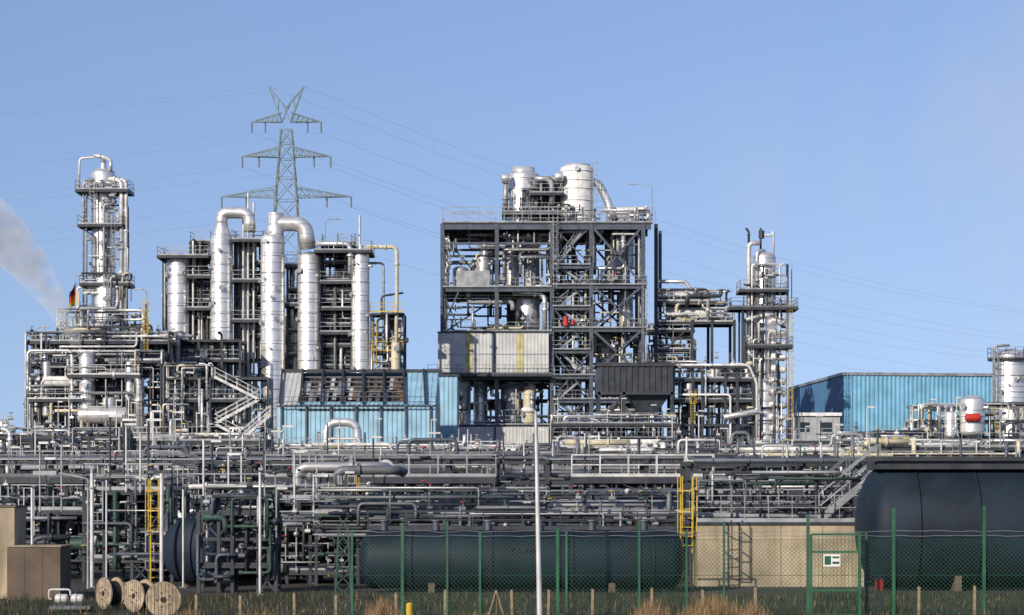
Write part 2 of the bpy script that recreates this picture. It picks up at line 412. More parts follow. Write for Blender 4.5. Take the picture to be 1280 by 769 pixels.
# ============================================================ LEFT distillation tower
D=285
b=B('distillation_tower')
x=X(122,D);y=D+4
r=1.45
b.vessel(x,y,0,Z(212,D),r,SC,28,noz=True)
b.tube((x,y,Z(205,D)),(x,y,Z(190,D)),.3,SC,12)
b.vessel(x+.6,y-.2,Z(400,D),Z(345,D),1.95,SC,24,dome=.35)
b.pipe([(x+.2,y,Z(205,D)),(x+.2,y,Z(190,D)),(X(92,D),y,Z(192,D)),(X(91,D),y,Z(230,D))],.13,GL)
b.pipe([(x+1,y-1,Z(210,D)),(X(134,D),y-1,Z(194,D)),(X(112,D),y-1.2,Z(190,D))],.22,SC,10,bend=.9)
for py,a,c in((234,91,157),(278,94,150),(352,96,158)):
    b.deck(X(a,D),X(c,D),y-2.3,y+2.2,Z(py,D))
    for q in(a+3,c-3): b.beam((X(q,D),y-2,Z(py,D)-.3),(x,y-1,Z(py,D)-2),.12,DK)
for px,rr in((148,.28),(154,.22),(100,.12),(104,.1)):
    b.pipe([(X(px,D),y-1.7,Z(420,D)),(X(px,D),y-1.7,Z(222,D)),(x,y-.5,Z(218,D))],rr,GL if px>120 else GV)
b.ladder(X(139,D),y-1.8,Z(352,D),Z(278,D),GV);b.ladder(X(112,D),y-1.9,Z(278,D),Z(234,D),GV);b.ladder(X(130,D),y-2.4,Z(405,D),Z(352,D),GV)
pipes(b,(X(100,D),X(156,D),y-2.2,y-1.5,Z(345,D),Z(225,D)),16,(.05,.12),[GV,DK,GL,SD],vert=1.2)
pipes(b,(X(92,D),X(160,D),y-2.4,y-1.5,Z(405,D),Z(340,D)),22,(.06,.15))
for k in range(14): b.valve((R.uniform(X(105,D),X(150,D)),y-1.9,R.uniform(Z(350,D),Z(225,D))),R.uniform(.12,.22),GV,GV)
b.done()
b=B('german_flag');fx=X(95,D);fz=Z(352,D)
b.tube((fx,D,Z(405,D)),(fx,D,fz),.06,GV,6)
fm=[BK,RE,YE]
for k in range(3):
    vs=[];nn=10
    for i in range(nn+1):
        for j in(k,k+1):
            u=i/nn;vs.append((fx-u*.8-.06,D+.3*math.sin(u*7),fz-.1-j*.75-u*1.6+.15*math.sin(u*9+j)))
    b.add(vs,[(2*i,2*i+1,2*i+3,2*i+2) for i in range(nn)],fm[k],True)
b.done()
def plume(name,pts,rad,dens,scale,lo=.4,hi=.62):
    b=B(name);P=[Vector(p) for p in pts];n=16;vs=[];m=len(P)
    for i,p in enumerate(P):
        d=(P[min(i+1,m-1)]-P[max(i-1,0)]).normalized();vs+=b.ring(p,d,rad[i],n,Vector((0,1,0)))
    fs=[(i*n+j,i*n+(j+1)%n,(i+1)*n+(j+1)%n,(i+1)*n+j) for i in range(m-1) for j in range(n)]+[tuple(range(n))[::-1],tuple((m-1)*n+j for j in range(n))]
    mt=bpy.data.materials.new(name+'_vapour');mt.use_nodes=True;N=mt.node_tree.nodes;L=mt.node_tree.links;N.clear()
    o=N.new('ShaderNodeOutputMaterial');v=N.new('ShaderNodeVolumePrincipled');v.inputs['Color'].default_value=(1,1,1,1)
    v.inputs['Anisotropy'].default_value=-.5
    tc=N.new('ShaderNodeTexCoord');ns=N.new('ShaderNodeTexNoise');ns.inputs['Scale'].default_value=scale;ns.inputs['Detail'].default_value=4
    L.new(tc.outputs['Object'],ns.inputs['Vector']);mr=N.new('ShaderNodeMapRange');mr.inputs[1].default_value=lo;mr.inputs[2].default_value=hi
    mr.inputs[3].default_value=0;mr.inputs[4].default_value=dens;L.new(ns.outputs['Fac'],mr.inputs[0]);L.new(mr.outputs[0],v.inputs['Density'])
    L.new(v.outputs[0],o.inputs['Volume']);b.add(vs,fs,mt,True);return b.done()
D=262
plume('steam_plume',[(X(p,D),D+q,Z(t,D)) for p,t,q in((98,438,0),(88,412,0),(72,384,.5),(52,354,1),(32,328,1.5),(8,302,2),(-20,280,3),(-60,256,4))],[.45,1.0,1.35,1.8,2.3,2.8,3.3,3.8],.42,.6,.36,.64)

# ============================================================ LEFT process unit
D=270
b=unit('process_unit',33,212,D,9,[405+22,455,485,520,552],6,100,22,w=.3,brace=.35,rr=(.07,.17),lad=3,jut=1,masts=6)
b.done()
b=unit('process_unit',72,180,D+1,6,[408,430,452],4,45,8,w=.25,brace=.3,z0=Z(470,D),jut=2,lad=1,masts=4)
b.ladder(X(183,D),D-.3,Z(440,D),Z(385,D),YE);b.beam((X(183,D),D,Z(460,D)),(X(183,D),D,Z(380,D)),.2,DK)
b.done()
b=B('exchanger_vessel')
for px,t0_,t1_,rr,m in((112,445,520,.9,SC),(178,475,548,.45,WH),(62,455,520,.5,SD),(140,500,530,.8,SC),(165,455,500,.5,SC)):
    b.vessel(X(px,D),D-1.6,Z(t1_,D),Z(t0_,D),rr,m,18,skirt=False)
b.drum((X(105,D),D-2,Z(520,D)),(X(160,D),D-2,Z(520,D)),.95,SC,20)
b.drum((X(60,D),D-1.8,Z(478,D)),(X(98,D),D-1.8,Z(478,D)),.6,WH,16)
b.pipe([(X(128,D),D-2.5,Z(470,D)),(X(178,D),D-2.5,Z(470,D)),(X(178,D),D-2.5,Z(552,D))],.35,SC,12)
pipes(b,(X(40,D),X(205,D),D-2.6,D-.5,Z(570,D),Z(440,D)),60,(.06,.14),PAL,vert=.7)
for a,c,p in((40,110,500),(120,205,548),(90,180,470)): b.deck(X(a,D),X(c,D),D-2.9,D-.2,Z(p,D),rm=GL)
b.done()
b=B('yard_lamp');lamp(b,X(45,D),D,Z(460,D),4,.6);b.done()
b=B('yard_lamp');lamp(b,X(180,D),D+2,Z(405,D),3.5,-.5);b.done()
D=262
b=B('stair_tower');xs=[X(p,D) for p in(205,262,335)];zs=[Z(p,D) for p in(560,530,500,472)]
frame(b,xs,[D,D+4],zs,DK,.25,0,.9,.1)
for i,(pa,pb) in enumerate(((0,530),(530,500),(500,472))):
    za=Z(560,D) if i==0 else Z(pa,D);zb=Z(pb,D)
    l,rr_=X(270,D),X(325,D)
    b.stair((rr_ if i%2==0 else l,D-.8,za),(l if i%2==0 else rr_,D-.8,zb),1.,GL)
b.stair((X(275,D),D-1.9,Z(575,D)),(X(340,D),D-1.9,Z(520,D)),1,GL)
pipes(b,(X(205,D),X(262,D),D-1,D+3,Z(590,D),Z(455,D)),45,(.06,.16))
pipes(b,(X(262,D),X(335,D),D+1,D+3,Z(590,D),Z(470,D)),22,(.06,.16));b.done()

# ============================================================ silver columns
D=285
def col(px0,px1,top,bot=None,mt=SC,yy=0,nm='process_column',dome=.5):
    b=B(nm);b.vessel(X((px0+px1)/2,D),D+yy,0 if bot is None else Z(bot,D),Z(top,D),(px1-px0)/2*D/F,mt,32,bands=1.8,dome=dome);return b
b=col(208,235,322,mt=SC,yy=1);b.done()
b=col(263,291,300,yy=0)
xx=X(277,D);b.lathe(xx,D,[(1.33,Z(300,D)),(.8,Z(285,D)),(.75,Z(280,D))],SC,24)
b.pipe([(xx,D,Z(285,D)),(xx,D,Z(266,D)),(X(312,D),D,Z(266,D)),(X(312,D),D,Z(290,D))],.7,SC,16,bend=1.6);b.done()
b=col(327,357,300,yy=-1)
xx=X(343,D);b.pipe([(xx,D-1,Z(298,D)),(X(345,D),D-1,Z(281,D)),(X(383,D),D-1,Z(281,D)),(X(386,D),D-1,Z(312,D))],.9,SC,18,bend=1.8)
b.tube((X(346,D),D-1,Z(300,D)),(X(346,D),D-1,Z(268,D)),.95,SC,20);b.done()
b=col(372,401,322,yy=0);b.done()
b=col(441,463,320,yy=-2);b.tube((X(452,D),D-2,Z(320,D)),(X(452,D),D-2,Z(308,D)),.3,SC,10);b.done()
b=col(296,312,310,mt=SD,yy=2);b.done()
b=col(404,418,345,mt=SD,yy=3);b.done()
b=B('vent_stack')
for px,t in((309,240),(316,252),(303,262),(449,268),(240,300)): b.tube((X(px,D),D+1,0),(X(px,D),D+1,Z(t,D)),.13,GL,8)
b.done()
b=B('column_access_structure')
for a,c,t,yd in((235,262,300,3),(198,236,318,5),(291,327,300,3),(357,373,330,3),(401,440,305,2),(418,442,300,5)):
    zs=[];p=t
    while p<470: zs.append(Z(p,D));p+=R.choice((22,26,30))
    zs=sorted(zs);xs=[X(a+1,D),X(c-1,D)]
    frame(b,xs,[D+yd-1.5,D+yd+2.5],zs,DK,.28,Z(475,D)-12,.9,.55,GV)
    pipes(b,(xs[0],xs[1],D+yd-1.8,D+yd+2,Z(470,D),Z(t,D)),int(16+ (c-a)*.5),(.06,.2),[GV,DK,GL,SC,DB,DK,GM_],vert=1.4)
    equip(b,(xs[0]-.3,xs[1]+.3,D+yd-1,D+yd+2,Z(460,D),Z(t+20,D)),6,[SC,SD,GV,WH],(.3,.5))
b.deck(X(198,D),X(262,D),D-1,D+5,Z(320,D));b.deck(X(396,D),X(466,D),D-3.4,D+3,Z(316,D));b.deck(X(291,D),X(330,D),D-1,D+5,Z(300,D))
b.deck(X(355,D),X(402,D),D+.5,D+4,Z(330,D))
for a,c,p in((400,445,352),(402,443,385),(400,440,415),(290,330,400),(290,330,350),(355,375,380),(234,264,345),(234,264,385)):
    b.deck(X(a,D),X(c,D),D-.6,D+3,Z(p,D))
b.done()
b=B('pipe_loop')
b.pipe([(X(458,D),D-2,Z(311,D)),(X(497,D),D-2,Z(311,D)),(X(497,D),D-2,Z(370,D)),(X(496,D),D-2,Z(470,D))],.24,CR,10,bend=.7)
b.pipe([(X(458,D),D-1,Z(330,D)),(X(480,D),D-1,Z(330,D)),(X(480,D),D-1,Z(400,D)),(X(480,D),D-1,Z(465,D))],.14,GV,8)
b.pipe([(X(398,D),D-3,Z(308,D)),(X(440,D),D-3,Z(308,D)),(X(440,D),D-3,Z(345,D))],.28,SC,10)
b.pipe([(X(505,D),D-2,Z(368,D)),(X(478,D),D-2,Z(372,D)),(X(478,D),D-2,Z(400,D))],.12,DK,8)
b.done()
b=unit('yellow_access_platform',464,505,D-2,4,[392,415,440,462],2,22,5,w=.2,z0=Z(480,D),lad=0,pal=[CR,GV,DK,DK,SC])
for p in(392,440): b.rail([(X(464,D),D-2.1,Z(p,D)),(X(505,D),D-2.1,Z(p,D))],YE,r=.04)
b.vessel(X(496,D),D-2.5,Z(465,D),Z(432,D),.55,CR,14,skirt=False)
b.ladder(X(470,D),D-2.4,Z(462,D),Z(415,D),YE);b.done()
b=B('yard_lamp');lamp(b,X(408,D),D-2,Z(316,D),3.2,.9);b.done()
b=unit('process_unit',195,300,278,6,[425,450,475,500],4,45,8,w=.25,jut=1,masts=3);b.done()

# ============================================================ blue roof building
D=256
b=B('blue_industrial_building')
x0=X(347,D);x1=X(545,D);ze=Z(507,D);zr=Z(466,D+8)
b.corr((x0,D),(x1,D),0,ze,BR,.5,.07);b.box(x0+.02,x1-.02,D+.1,D+15.9,0,ze-.05,GW)
b.corr((x0,D+16),(x0,D),0,ze,BW,.5,.07)
for xq in(x0,x1): b.add([(xq,D,ze),(xq,D+16,ze),(xq,D+8,zr)],[(0,1,2)],BW)
def roof(xa,xb,m,off=0.,t0=0,t1=1):
    k=max(2,int((xb-xa)/.5));vs=[]
    for i in range(k):
        for t,o in((0,0),(.5,0),(.55,.06),(.95,.06)):
            xq=xa+(i+t)*(xb-xa)/k
            for tt in(t0,t1): vs.append((xq,D-.3+8.3*tt,ze+(zr-ze)*tt+o+off))
    n=len(vs)//2;b.add(vs,[(2*i,2*i+2,2*i+3,2*i+1) for i in range(n-1)],m)
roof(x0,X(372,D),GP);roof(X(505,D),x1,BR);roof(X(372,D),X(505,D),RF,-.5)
roof(X(372,D),X(505,D),BR,.02,0,.1)
b.add([(x0,D+8,zr),(x1,D+8,zr),(x1,D+16,ze),(x0,D+16,ze)],[(0,1,2,3)],BW)
b.beam((x0-.3,D+8,zr+.2),(x1+.2,D+8,zr+.2),.35,DK)
for i in range(8):
    px=350+i*26;xq=X(px,D);b.beam((xq,D-.5,ze+.25),(xq-.5,D+8,zr+.35),.22,DK)
for t in(.25,.4,.55,.7,.85):
    b.beam((X(372,D),D-.3+8.3*t,ze+(zr-ze)*t+.05),(X(505,D),D-.3+8.3*t,ze+(zr-ze)*t+.05),.12,GM_)
for i in range(26):
    xq=X(374+i*5.,D);t=R.choice([.12,.2,.35,.5])
    b.add([(xq,D-.3+8.3*t,ze+(zr-ze)*t-.1),(xq+.4,D-.3+8.3*t,ze+(zr-ze)*t-.1),(xq+.4,D-.3+8.3*(t+.4),ze+(zr-ze)*(t+.4)-.1),(xq,D-.3+8.3*(t+.4),ze+(zr-ze)*(t+.4)-.1)],[(0,1,2,3)],R.choice([RU,SD,GW,GW,GM_,GP]))
for i in range(7): b.beam((X(352+i*31,D),D-.2,0),(X(352+i*31,D),D-.2,ze),.2,DB)
b.rail([(x0,D-.6,ze-.2),(x1,D-.6,ze-.2)],DK)
b.done()
b=B('blue_industrial_building');D=275
b.box(X(528,D),X(572,D),D,D+9,0,Z(472,D),BW);b.corr((X(528,D),D-.05),(X(572,D),D-.05),0,Z(471,D),BR,.5,.07)
b.box(X(526,D),X(574,D),D-.2,D+9.2,Z(471,D),Z(468,D),DK);b.done()
D=240
b=B('expansion_loop_pipe')
b.pipe([(X(408,D),D,0),(X(408,D),D,Z(528,D)),(X(447,D),D,Z(528,D)),(X(447,D),D,Z(600,D))],.42,SC,14,bend=1.2)
b.pipe([(X(447,D),D-.5,Z(548,D)),(X(447,D),D-.5,Z(600,D))],.5,SC,14);b.done()

# ============================================================ MAIN structure
D=300
b=B('steel_process_tower')
XC=[X(p,D) for p in(553,621,690,739,804)];YC=[D,D+8,D+16]
topz=Z(280,D)
for i,x in enumerate(XC):
    for y in YC: b.beam((x,y,0),(x,y,topz),.5 if y==D else .42,DB,I=(y==D))
for y in YC[1:]: b.beam((19,y,0),(19,y,topz),.42,DB)
b.beam((XC[-1],D+1,0),(XC[-1],D+1,topz),.25,CR)
def lv(py,a,c,deck=True,rail=True,w=.45,rm=GV,yb=D+16):
    z=Z(py,D)
    for y in YC:
        if y<=yb: b.beam((a,y,z-.25),(c,y,z-.25),.3,DB,h=w)
    for x in XC:
        if a-.1<=x<=c+.1: b.beam((x,D,z-.28),(x,yb,z-.28),.26,DB,h=w*.8)
    if deck: b.box(a,c,D-.3,yb,z+.01,z+.09,GT)
    if rail: b.rail([(a,yb,z+.1),(a,D-.35,z+.1),(c,D-.35,z+.1),(c,yb,z+.1)],rm)
lv(280,XC[0],XC[-1]+1,w=.9);lv(302,XC[0],XC[2],deck=False,rail=False,w=.3)
for p in(360,415,470,532,585): lv(p,XC[0],XC[2])
for p in(332,357,384,411,438,470,500,532,562): lv(p,XC[2],XC[3]+(.0 if p in(332,384,438) else XC[4]-XC[3]+.4),w=.3,yb=D+8)
b.rail([(XC[0],D-.4,topz+.15),(XC[-1]+1.5,D-.4,topz+.15)],GV,h=1.9,r=.045,sp=1.1)
b.rail([(XC[0],D-.4,topz+1.1),(XC[-1]+1.5,D-.4,topz+1.1)],GV,h=.4,r=.035,sp=1.1,toe=False)
def xb(xa,xc,pa,pc,y=D,w=.2,one=False,m=DB):
    b.beam((xa,y,Z(pa,D)),(xc,y,Z(pc,D)),w,m)
    if not one: b.beam((xc,y,Z(pa,D)),(xa,y,Z(pc,D)),w,m)
for y in(D,D+16): 
    for pa,pc in((585,532),(532,470),(470,411),(411,357),(357,282)): xb(XC[3],XC[4],pa,pc,y,.28)
for y in(D+.1,D+8):
    for pa,pc in((532,500),(500,438),(438,384),(384,332),(332,282)): xb(XC[2],XC[3],pa,pc,y,.16)
for pa,pc in((532,470),(360,282)): xb(XC[0],XC[1],pa,pc,D+16,.22);xb(XC[1],XC[2],pa,pc,D+8,.2)
xb(XC[0],XC[0]+2,410,365,D,.2);xb(XC[0],XC[1],410,365,D+8,.2,True)
for x in XC: 
    for pa,pc in((585,470),(470,360),(360,282)): b.beam((x,D,Z(pa,D)),(x,D+16,Z(pc,D)),.16,DB)
for pa,pc,m1 in((470,416,GP),(585,534,GP)):
    segs=[(548,582,m1),(582,591,YW if pa<500 else m1),(591,617,m1),(617,620,GM_),(620,646,m1),(646,655,YW if pa<500 else m1),(655,686,m1)]
    for a,c,m in segs: b.corr((X(a,D),D-.8),(X(c,D),D-.8),Z(pa,D),Z(pc,D),m,.42,.035)
    b.corr((X(548,D),D+15),(X(548,D),D-.8),Z(pa,D),Z(pc,D),m1,.42,.04)
    b.box(X(548,D)+.1,X(686,D),D-.7,D-.5,Z(pa,D)+.05,Z(pc,D)-.05,GW)
b.beam((X(547,D),D-.9,Z(470,D)),(X(687,D),D-.9,Z(470,D)),.2,DK,h=.3);b.beam((X(547,D),D-.82,Z(416,D)),(X(687,D),D-.82,Z(416,D)),.12,DK,h=.2)
b.beam((X(548,D),D-.86,Z(443,D)),(X(686,D),D-.86,Z(443,D)),.06,GV,h=.1)
b.rail([(X(535,D),D-1.6,Z(468,D)),(X(690,D),D-1.6,Z(468,D))],GM_,sp=1.2)
b.deck(X(535,D),X(690,D),D-1.6,D-1.05,Z(468,D),rail=False)
z=[585,562,532,500,470,438,411,384,357,332,282]
for i in range(len(z)-1):
    l,r_=X(697,D),X(733,D);a,c=(l,r_) if i%2 else (r_,l)
    b.stair((a,D+1.2,Z(z[i],D)+.1),(c,D+1.2,Z(z[i+1],D)+.1),1.1,GV)
E=[(575,D+3,532,478,1.3,WH),(600,D+5,532,475,.9,SC),(640,D+3,532,480,1.2,GW),(662,D+2,532,482,.8,CR),(585,D+4,585,540,1.4,SC),
(575,D+3,360,335,1.,GV),(604,D+3,358,320,.9,SD),(606,D+3,322,300,.5,SD),(660,D+4,412,372,1.5,SC),(640,D+4,358,310,.9,SD),(665,D+5,358,300,1.0,GV),(645,D+9,410,372,1.2,DK),
(770,D+6,355,300,1.2,SD),(785,D+5,410,362,.9,SC),(760,D+6,468,415,1.3,SD),(790,D+9,330,286,.8,SC),(715,D+6,500,445,1.2,GV),(780,D+5,530,475,1.4,SD),(755,D+5,560,540,.9,GV)]
for px,yy,pb,pt,rr,m in E: b.vessel(X(px,D),yy,Z(pb,D)+.5,Z(pt,D),rr,m,20,skirt=False)
b.box(X(570,D),X(612,D),D+1.5,D+3,Z(358,D),Z(337,D),GV)
b.pipe([(X(640,D),D+.8,Z(366,D)),(X(681,D),D+.8,Z(366,D)),(X(681,D),D+.8,Z(412,D))],.32,SC,12)
b.tube((X(707,D),D-.5,Z(408,D)),(X(707,D),D-.5,Z(396,D)),.35,RE,12);b.tube((X(716,D),D-.5,Z(406,D)),(X(716,D),D-.5,Z(400,D)),.22,RE,12)
PM=[GM_,DK,DB,SD,GL,SD,GL,GV,CR,GV,SC]
for (a,c,pt,pb_,n) in((556,688,285,358,55),(556,688,364,412,24),(556,688,474,530,40),(556,688,536,583,8),(693,802,285,468,90),(693,802,470,580,60)):
    pipes(b,(X(a,D),X(c,D),D+.6,D+10,Z(pb_,D)+.3,Z(pt,D)-.3),n,(.07,.2),PM,vert=1.2)
for k in range(60):
    px=R.uniform(560,800);b.valve((X(px,D),D+R.uniform(.5,4),Z(R.choice([360,532,585,411,438,357,500]),D)+R.uniform(.3,1.5)),R.uniform(.12,.22),R.choice(PAL),R.choice([RE,GV,YE,DB,GV]))
b.ladder(X(694,D),D-.3,Z(360,D),Z(282,D),GV);b.ladder(X(806,D),D-.3,Z(440,D),Z(360,D),GV);b.ladder(X(806,D),D-.3,Z(530,D),Z(440,D),GV)
b.done()
b=B('rooftop_vessels');zt=topz+.1
v1=X(654,D);v2=X(722,D)
b.vessel(v1,D+3.5,zt,Z(215,D),2.1,SC,32,dome=.25,bands=1.3);b.lathe(v1,D+3.5,[(1.5,Z(215,D)),(1.5,Z(205,D)),(.01,Z(204,D))],SC,20)
b.vessel(v2,D+3,zt,Z(207,D),2.1,WH,32,dome=.2,bands=1.3);b.lathe(v2,D+3,[(1.7,Z(207,D)),(1.7,Z(202,D)),(.01,Z(201.5,D))],SC,20)
b.vessel(X(683,D),D+3,Z(262,D),Z(222,D),1.0,DK,20,skirt=False);b.vessel(X(692,D),D+6,Z(262,D),Z(216,D),.9,SD,20,skirt=False)
for px,py in((632,222),(699,220)): b.drum((X(px,D)-.3,D+.9,Z(py,D)),(X(px,D)+.3,D+.9,Z(py,D)),.62,SC,16,saddle=False,bands=0)
b.pipe([(X(668,D),D+1.2,Z(222,D)),(X(690,D),D+1.2,Z(222,D)),(X(690,D),D+1.2,Z(255,D))],.35,SD,12)
b.pipe([(X(632,D),D+1.2,Z(222,D)),(X(632,D),D+1.2,Z(262,D))],.3,GV,10)
b.pipe([(X(738,D),D+3,Z(222,D)),(X(750,D),D+3,Z(226,D)),(X(764,D),D+3,Z(255,D)),(X(764,D),D+3,Z(275,D))],.5,SC,12,bend=1.5)
b.drum((X(768,D),D+4,Z(262,D)),(X(790,D),D+4,Z(262,D)),.8,WH,16,gz=topz)
b.deck(X(664,D),X(704,D),D+.5,D+7,Z(240,D));b.deck(X(628,D),X(700,D),D+.4,D+7,Z(264,D))
pipes(b,(X(636,D),X(672,D),D+.9,D+1.4,topz+.2,Z(236,D)),10,(.06,.12),[DK,GV,DK],vert=1.2)
pipes(b,(X(674,D),X(704,D),D+1,D+6,topz+.2,Z(225,D)),26,(.08,.2),[DK,GV,SD,DB,DK],vert=.9)
pipes(b,(X(700,D),X(745,D),D+.4,D+.9,topz+.2,Z(255,D)),8,(.06,.12),[DK,GV,DK],vert=.9)
pipes(b,(X(745,D),X(812,D),D+1,D+6,topz+.2,Z(258,D)),22,(.08,.16),[WH,GV,SC,GL,DK],vert=.9)
b.ladder(X(744,D),D+1.6,topz,Z(212,D),GV)
b.done()
b=B('yard_lamp');lamp(b,X(815,D),D,topz,4.4,-2.0);b.done()

# ============================================================ annex + right clutter
D=304
b=B('pipe_bridge')
for p in(865,890,918): b.beam((X(p,D),D,0),(X(p,D),D,Z(400,D)),.35,DK);b.beam((X(p,D),D+6,0),(X(p,D),D+6,Z(400,D)),.35,DK)
for a,c,p in((822,918,402),(822,895,376),(800,868,412),(822,868,436),(800,868,452)): b.deck(X(a,D),X(c,D),D,D+6,Z(p,D),rm=GL)
b.drum((X(830,D),D+2,Z(368,D)),(X(888,D),D+2,Z(368,D)),.7,SC,18)
b.drum((X(835,D),D+2,Z(390,D)),(X(905,D),D+2,Z(390,D)),.75,WH,18)
b.pipe([(X(822,D),D,Z(352,D)),(X(858,D),D,Z(352,D)),(X(862,D),D,Z(362,D)),(X(885,D),D,Z(362,D)),(X(885,D),D,Z(400,D))],.24,SC,10)
pipes(b,(X(822,D),X(915,D),D-.3,D+5,Z(400,D),Z(362,D)),34,(.06,.15),[SC,WH,GL,GV,CR,DK]);pipes(b,(X(812,D),X(870,D),D,D+5,Z(455,D),Z(405,D)),24,(.07,.18))
b.beam((X(820,D),D,0),(X(820,D),D,Z(280,D)),.45,DK)
b.beam((X(868,D),D,Z(402,D)),(X(820,D),D,Z(450,D)),.2,DK)
b.done()
D=262
b=B('dust_collector_hopper')
x0,x1=X(747,D),X(842,D);zt=Z(458,D);zm=Z(490,D)
b.box(x0,x1,D,D+6,zm,zt,DB);b.corr((x0,D-.03),(x1,D-.03),zm,zt,DK,.6,.09)
b.box(x0-.25,x1+.25,D-.25,D+6.25,zt,zt+.25,DK);b.box(x0-.15,x1+.15,D-.15,D+6.15,zm-.3,zm,DK)
hx0,hx1=X(785,D),X(838,D);zb=Z(522,D);cx=(hx0+hx1)/2
b.add([(hx0,D+.5,zm-.3),(hx1,D+.5,zm-.3),(hx1,D+5.5,zm-.3),(hx0,D+5.5,zm-.3),(cx-.6,D+2.4,zb),(cx+.6,D+2.4,zb),(cx+.6,D+3.6,zb),(cx-.6,D+3.6,zb)],[(0,1,5,4),(1,2,6,5),(2,3,7,6),(3,0,4,7),(4,5,6,7)],DB)
b.tube((cx,D+3,zb),(cx,D+3,zb-2.5),.5,DK,12)
for p in(749,780,840): 
    for yy in(0,6): b.beam((X(p,D),D+yy,0),(X(p,D),D+yy,zm),.3,DK)
b.rail([(x0,D-.2,zt+.25),(x1,D-.2,zt+.25)],DK);b.beam((x0,D,Z(540,D)),(X(780,D),D,zm),.2,DK)
b.done()
b=unit('process_unit',842,942,264,8,[458,474,500,530,560],5,75,12,w=.28,jut=.5,lad=3,masts=3);
b.pipe([(X(840,264),263,Z(457,264)),(X(935,264),263,Z(457,264)),(X(945,264),263,Z(480,264)),(X(945,264),263,Z(560,264))],.15,GL,10)
b.drum((X(905,264),263,Z(522,264)),(X(945,264),263,Z(515,264)),.35,SC,12,saddle=False);b.done()
b=unit('process_unit',690,845,255,7,[530,548,570,590],6,80,10,w=.22,jut=1,lad=2,masts=8);b.done()

D=288
b=B('distillation_tower');x=X(958,D);y=D+2
b.vessel(x,y,0,Z(320,D),1.35,SC,26)
b.vessel(x+.2,y,Z(395,D),Z(388,D),1.75,SC,24,skirt=False,dome=.3)
for py,a,c in((384,913,997),(362,925,985),(432,935,990)): b.deck(X(a,D),X(c,D),y-2.4,y+2.4,Z(py,D),GT,GV if py<380 else GM_)
b.pipe([(X(937,D),y-1,Z(560,D)),(X(937,D),y-1,Z(303,D)),(X(950,D),y-1,Z(303,D))],.28,GL,10)
b.pipe([(X(947,D),y-1.2,Z(380,D)),(X(947,D),y-1.2,Z(312,D)),(x,y,Z(312,D))],.2,SC,10)
b.pipe([(X(937,D),y-1,Z(303,D)),(X(937,D),y-1,Z(288,D)),(X(933,D),y-1,Z(284,D))],.14,DK,8)
b.pipe([(X(953,D),y,Z(315,D)),(X(953,D),y,Z(283,D))],.13,DK,8);b.tube((X(954,D),y,Z(296,D)),(X(954,D),y,Z(286,D)),.35,DK,10)
b.pipe([(X(955,D),y,Z(292,D)),(X(968,D),y,Z(292,D)),(X(969,D),y,Z(285,D)),(X(969,D),y,Z(330,D))],.13,GL,8)
b.pipe([(X(930,D),y-1.6,Z(550,D)),(X(930,D),y-1.6,Z(400,D)),(X(950,D),y-1.6,Z(395,D))],.22,GL,8)
for py in range(400,550,15):
    b.drum((X(966,D),y-1.3,Z(py,D)),(X(981,D),y-1.3,Z(py+2,D)),.42,R.choice([SC,WH]),14,saddle=False,bands=0)
b.ladder(X(988,D),y-1.6,Z(545,D),Z(384,D),YE);b.beam((X(985,D),y-1,0),(X(985,D),y-1,Z(330,D)),.14,DK);b.tube((X(992,D),y,Z(384,D)),(X(992,D),y,Z(328,D)),.06,GV,6)
b.beam((X(928,D),y-2,0),(X(928,D),y-2,Z(384,D)),.25,DK);b.beam((X(928,D),y+2,0),(X(928,D),y+2,Z(384,D)),.25,DK)
pipes(b,(X(930,D),X(985,D),y-2,y-1.3,Z(550,D),Z(330,D)),34,(.06,.13),[GV,DK,GL,SC,DK],vert=1.3)
for k in range(18): b.valve((R.uniform(X(940,D),X(980,D)),y-1.9,R.uniform(Z(540,D),Z(320,D))),R.uniform(.12,.22),GV,GV)
b.done()

# ============================================================ blue warehouse
b=B('blue_warehouse')
A=(41.5,300.);Cc=(39.6,343.);E2=(63.0,303.);G=(61.1,346.);zh=Z(469,300)
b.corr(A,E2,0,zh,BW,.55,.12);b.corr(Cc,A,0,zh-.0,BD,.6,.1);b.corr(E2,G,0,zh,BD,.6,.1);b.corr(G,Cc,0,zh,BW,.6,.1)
e=.25
b.add([(A[0]-e,A[1]-e,zh),(E2[0]+e,E2[1]-e,zh),(G[0]+e,G[1],zh),(Cc[0]-e,Cc[1],zh),(A[0]-e,A[1]-e,zh+.35),(E2[0]+e,E2[1]-e,zh+.35),(G[0]+e,G[1],zh+.35),(Cc[0]-e,Cc[1],zh+.35)],[(3,2,1,0),(4,5,6,7),(0,1,5,4),(1,2,6,5),(2,3,7,6),(3,0,4,7)],GV)
b.box(46,49.5,299.9,300.4,0,5,GW)
b.done()
b=B('site_hut');D=290;b.box(X(992,D),X(1050,D),D,D+6,0,Z(520,D),GW);b.box(X(990,D),X(1052,D),D-.3,D+6.3,Z(520,D),Z(516,D),WH)
b.box(X(1000,D),X(1012,D),D-.04,D,Z(540,D),Z(528,D),GG);b.box(X(1025,D),X(1040,D),D-.04,D,Z(540,D),Z(528,D),GG);b.done()
D=250
b=B('storage_silo');b.vessel(X(1268,D),D+2,0,Z(445,D),1.85,SC,30,bands=1.6);b.ringdeck(X(1268,D),D+2,Z(447,D),1.85,2.4);b.ladder(X(1244,D),D,Z(560,D),Z(447,D),GV);
b.pipe([(X(1243,D),D,Z(600,D)),(X(1243,D),D,Z(432,D)),(X(1262,D),D,Z(432,D))],.12,GV,8);b.done()
b=unit('process_unit',1150,1290,225,8,[525,545,565],6,70,5,w=.18,jut=1.5,lad=2,masts=5,rs=(.3,.6))
D=224
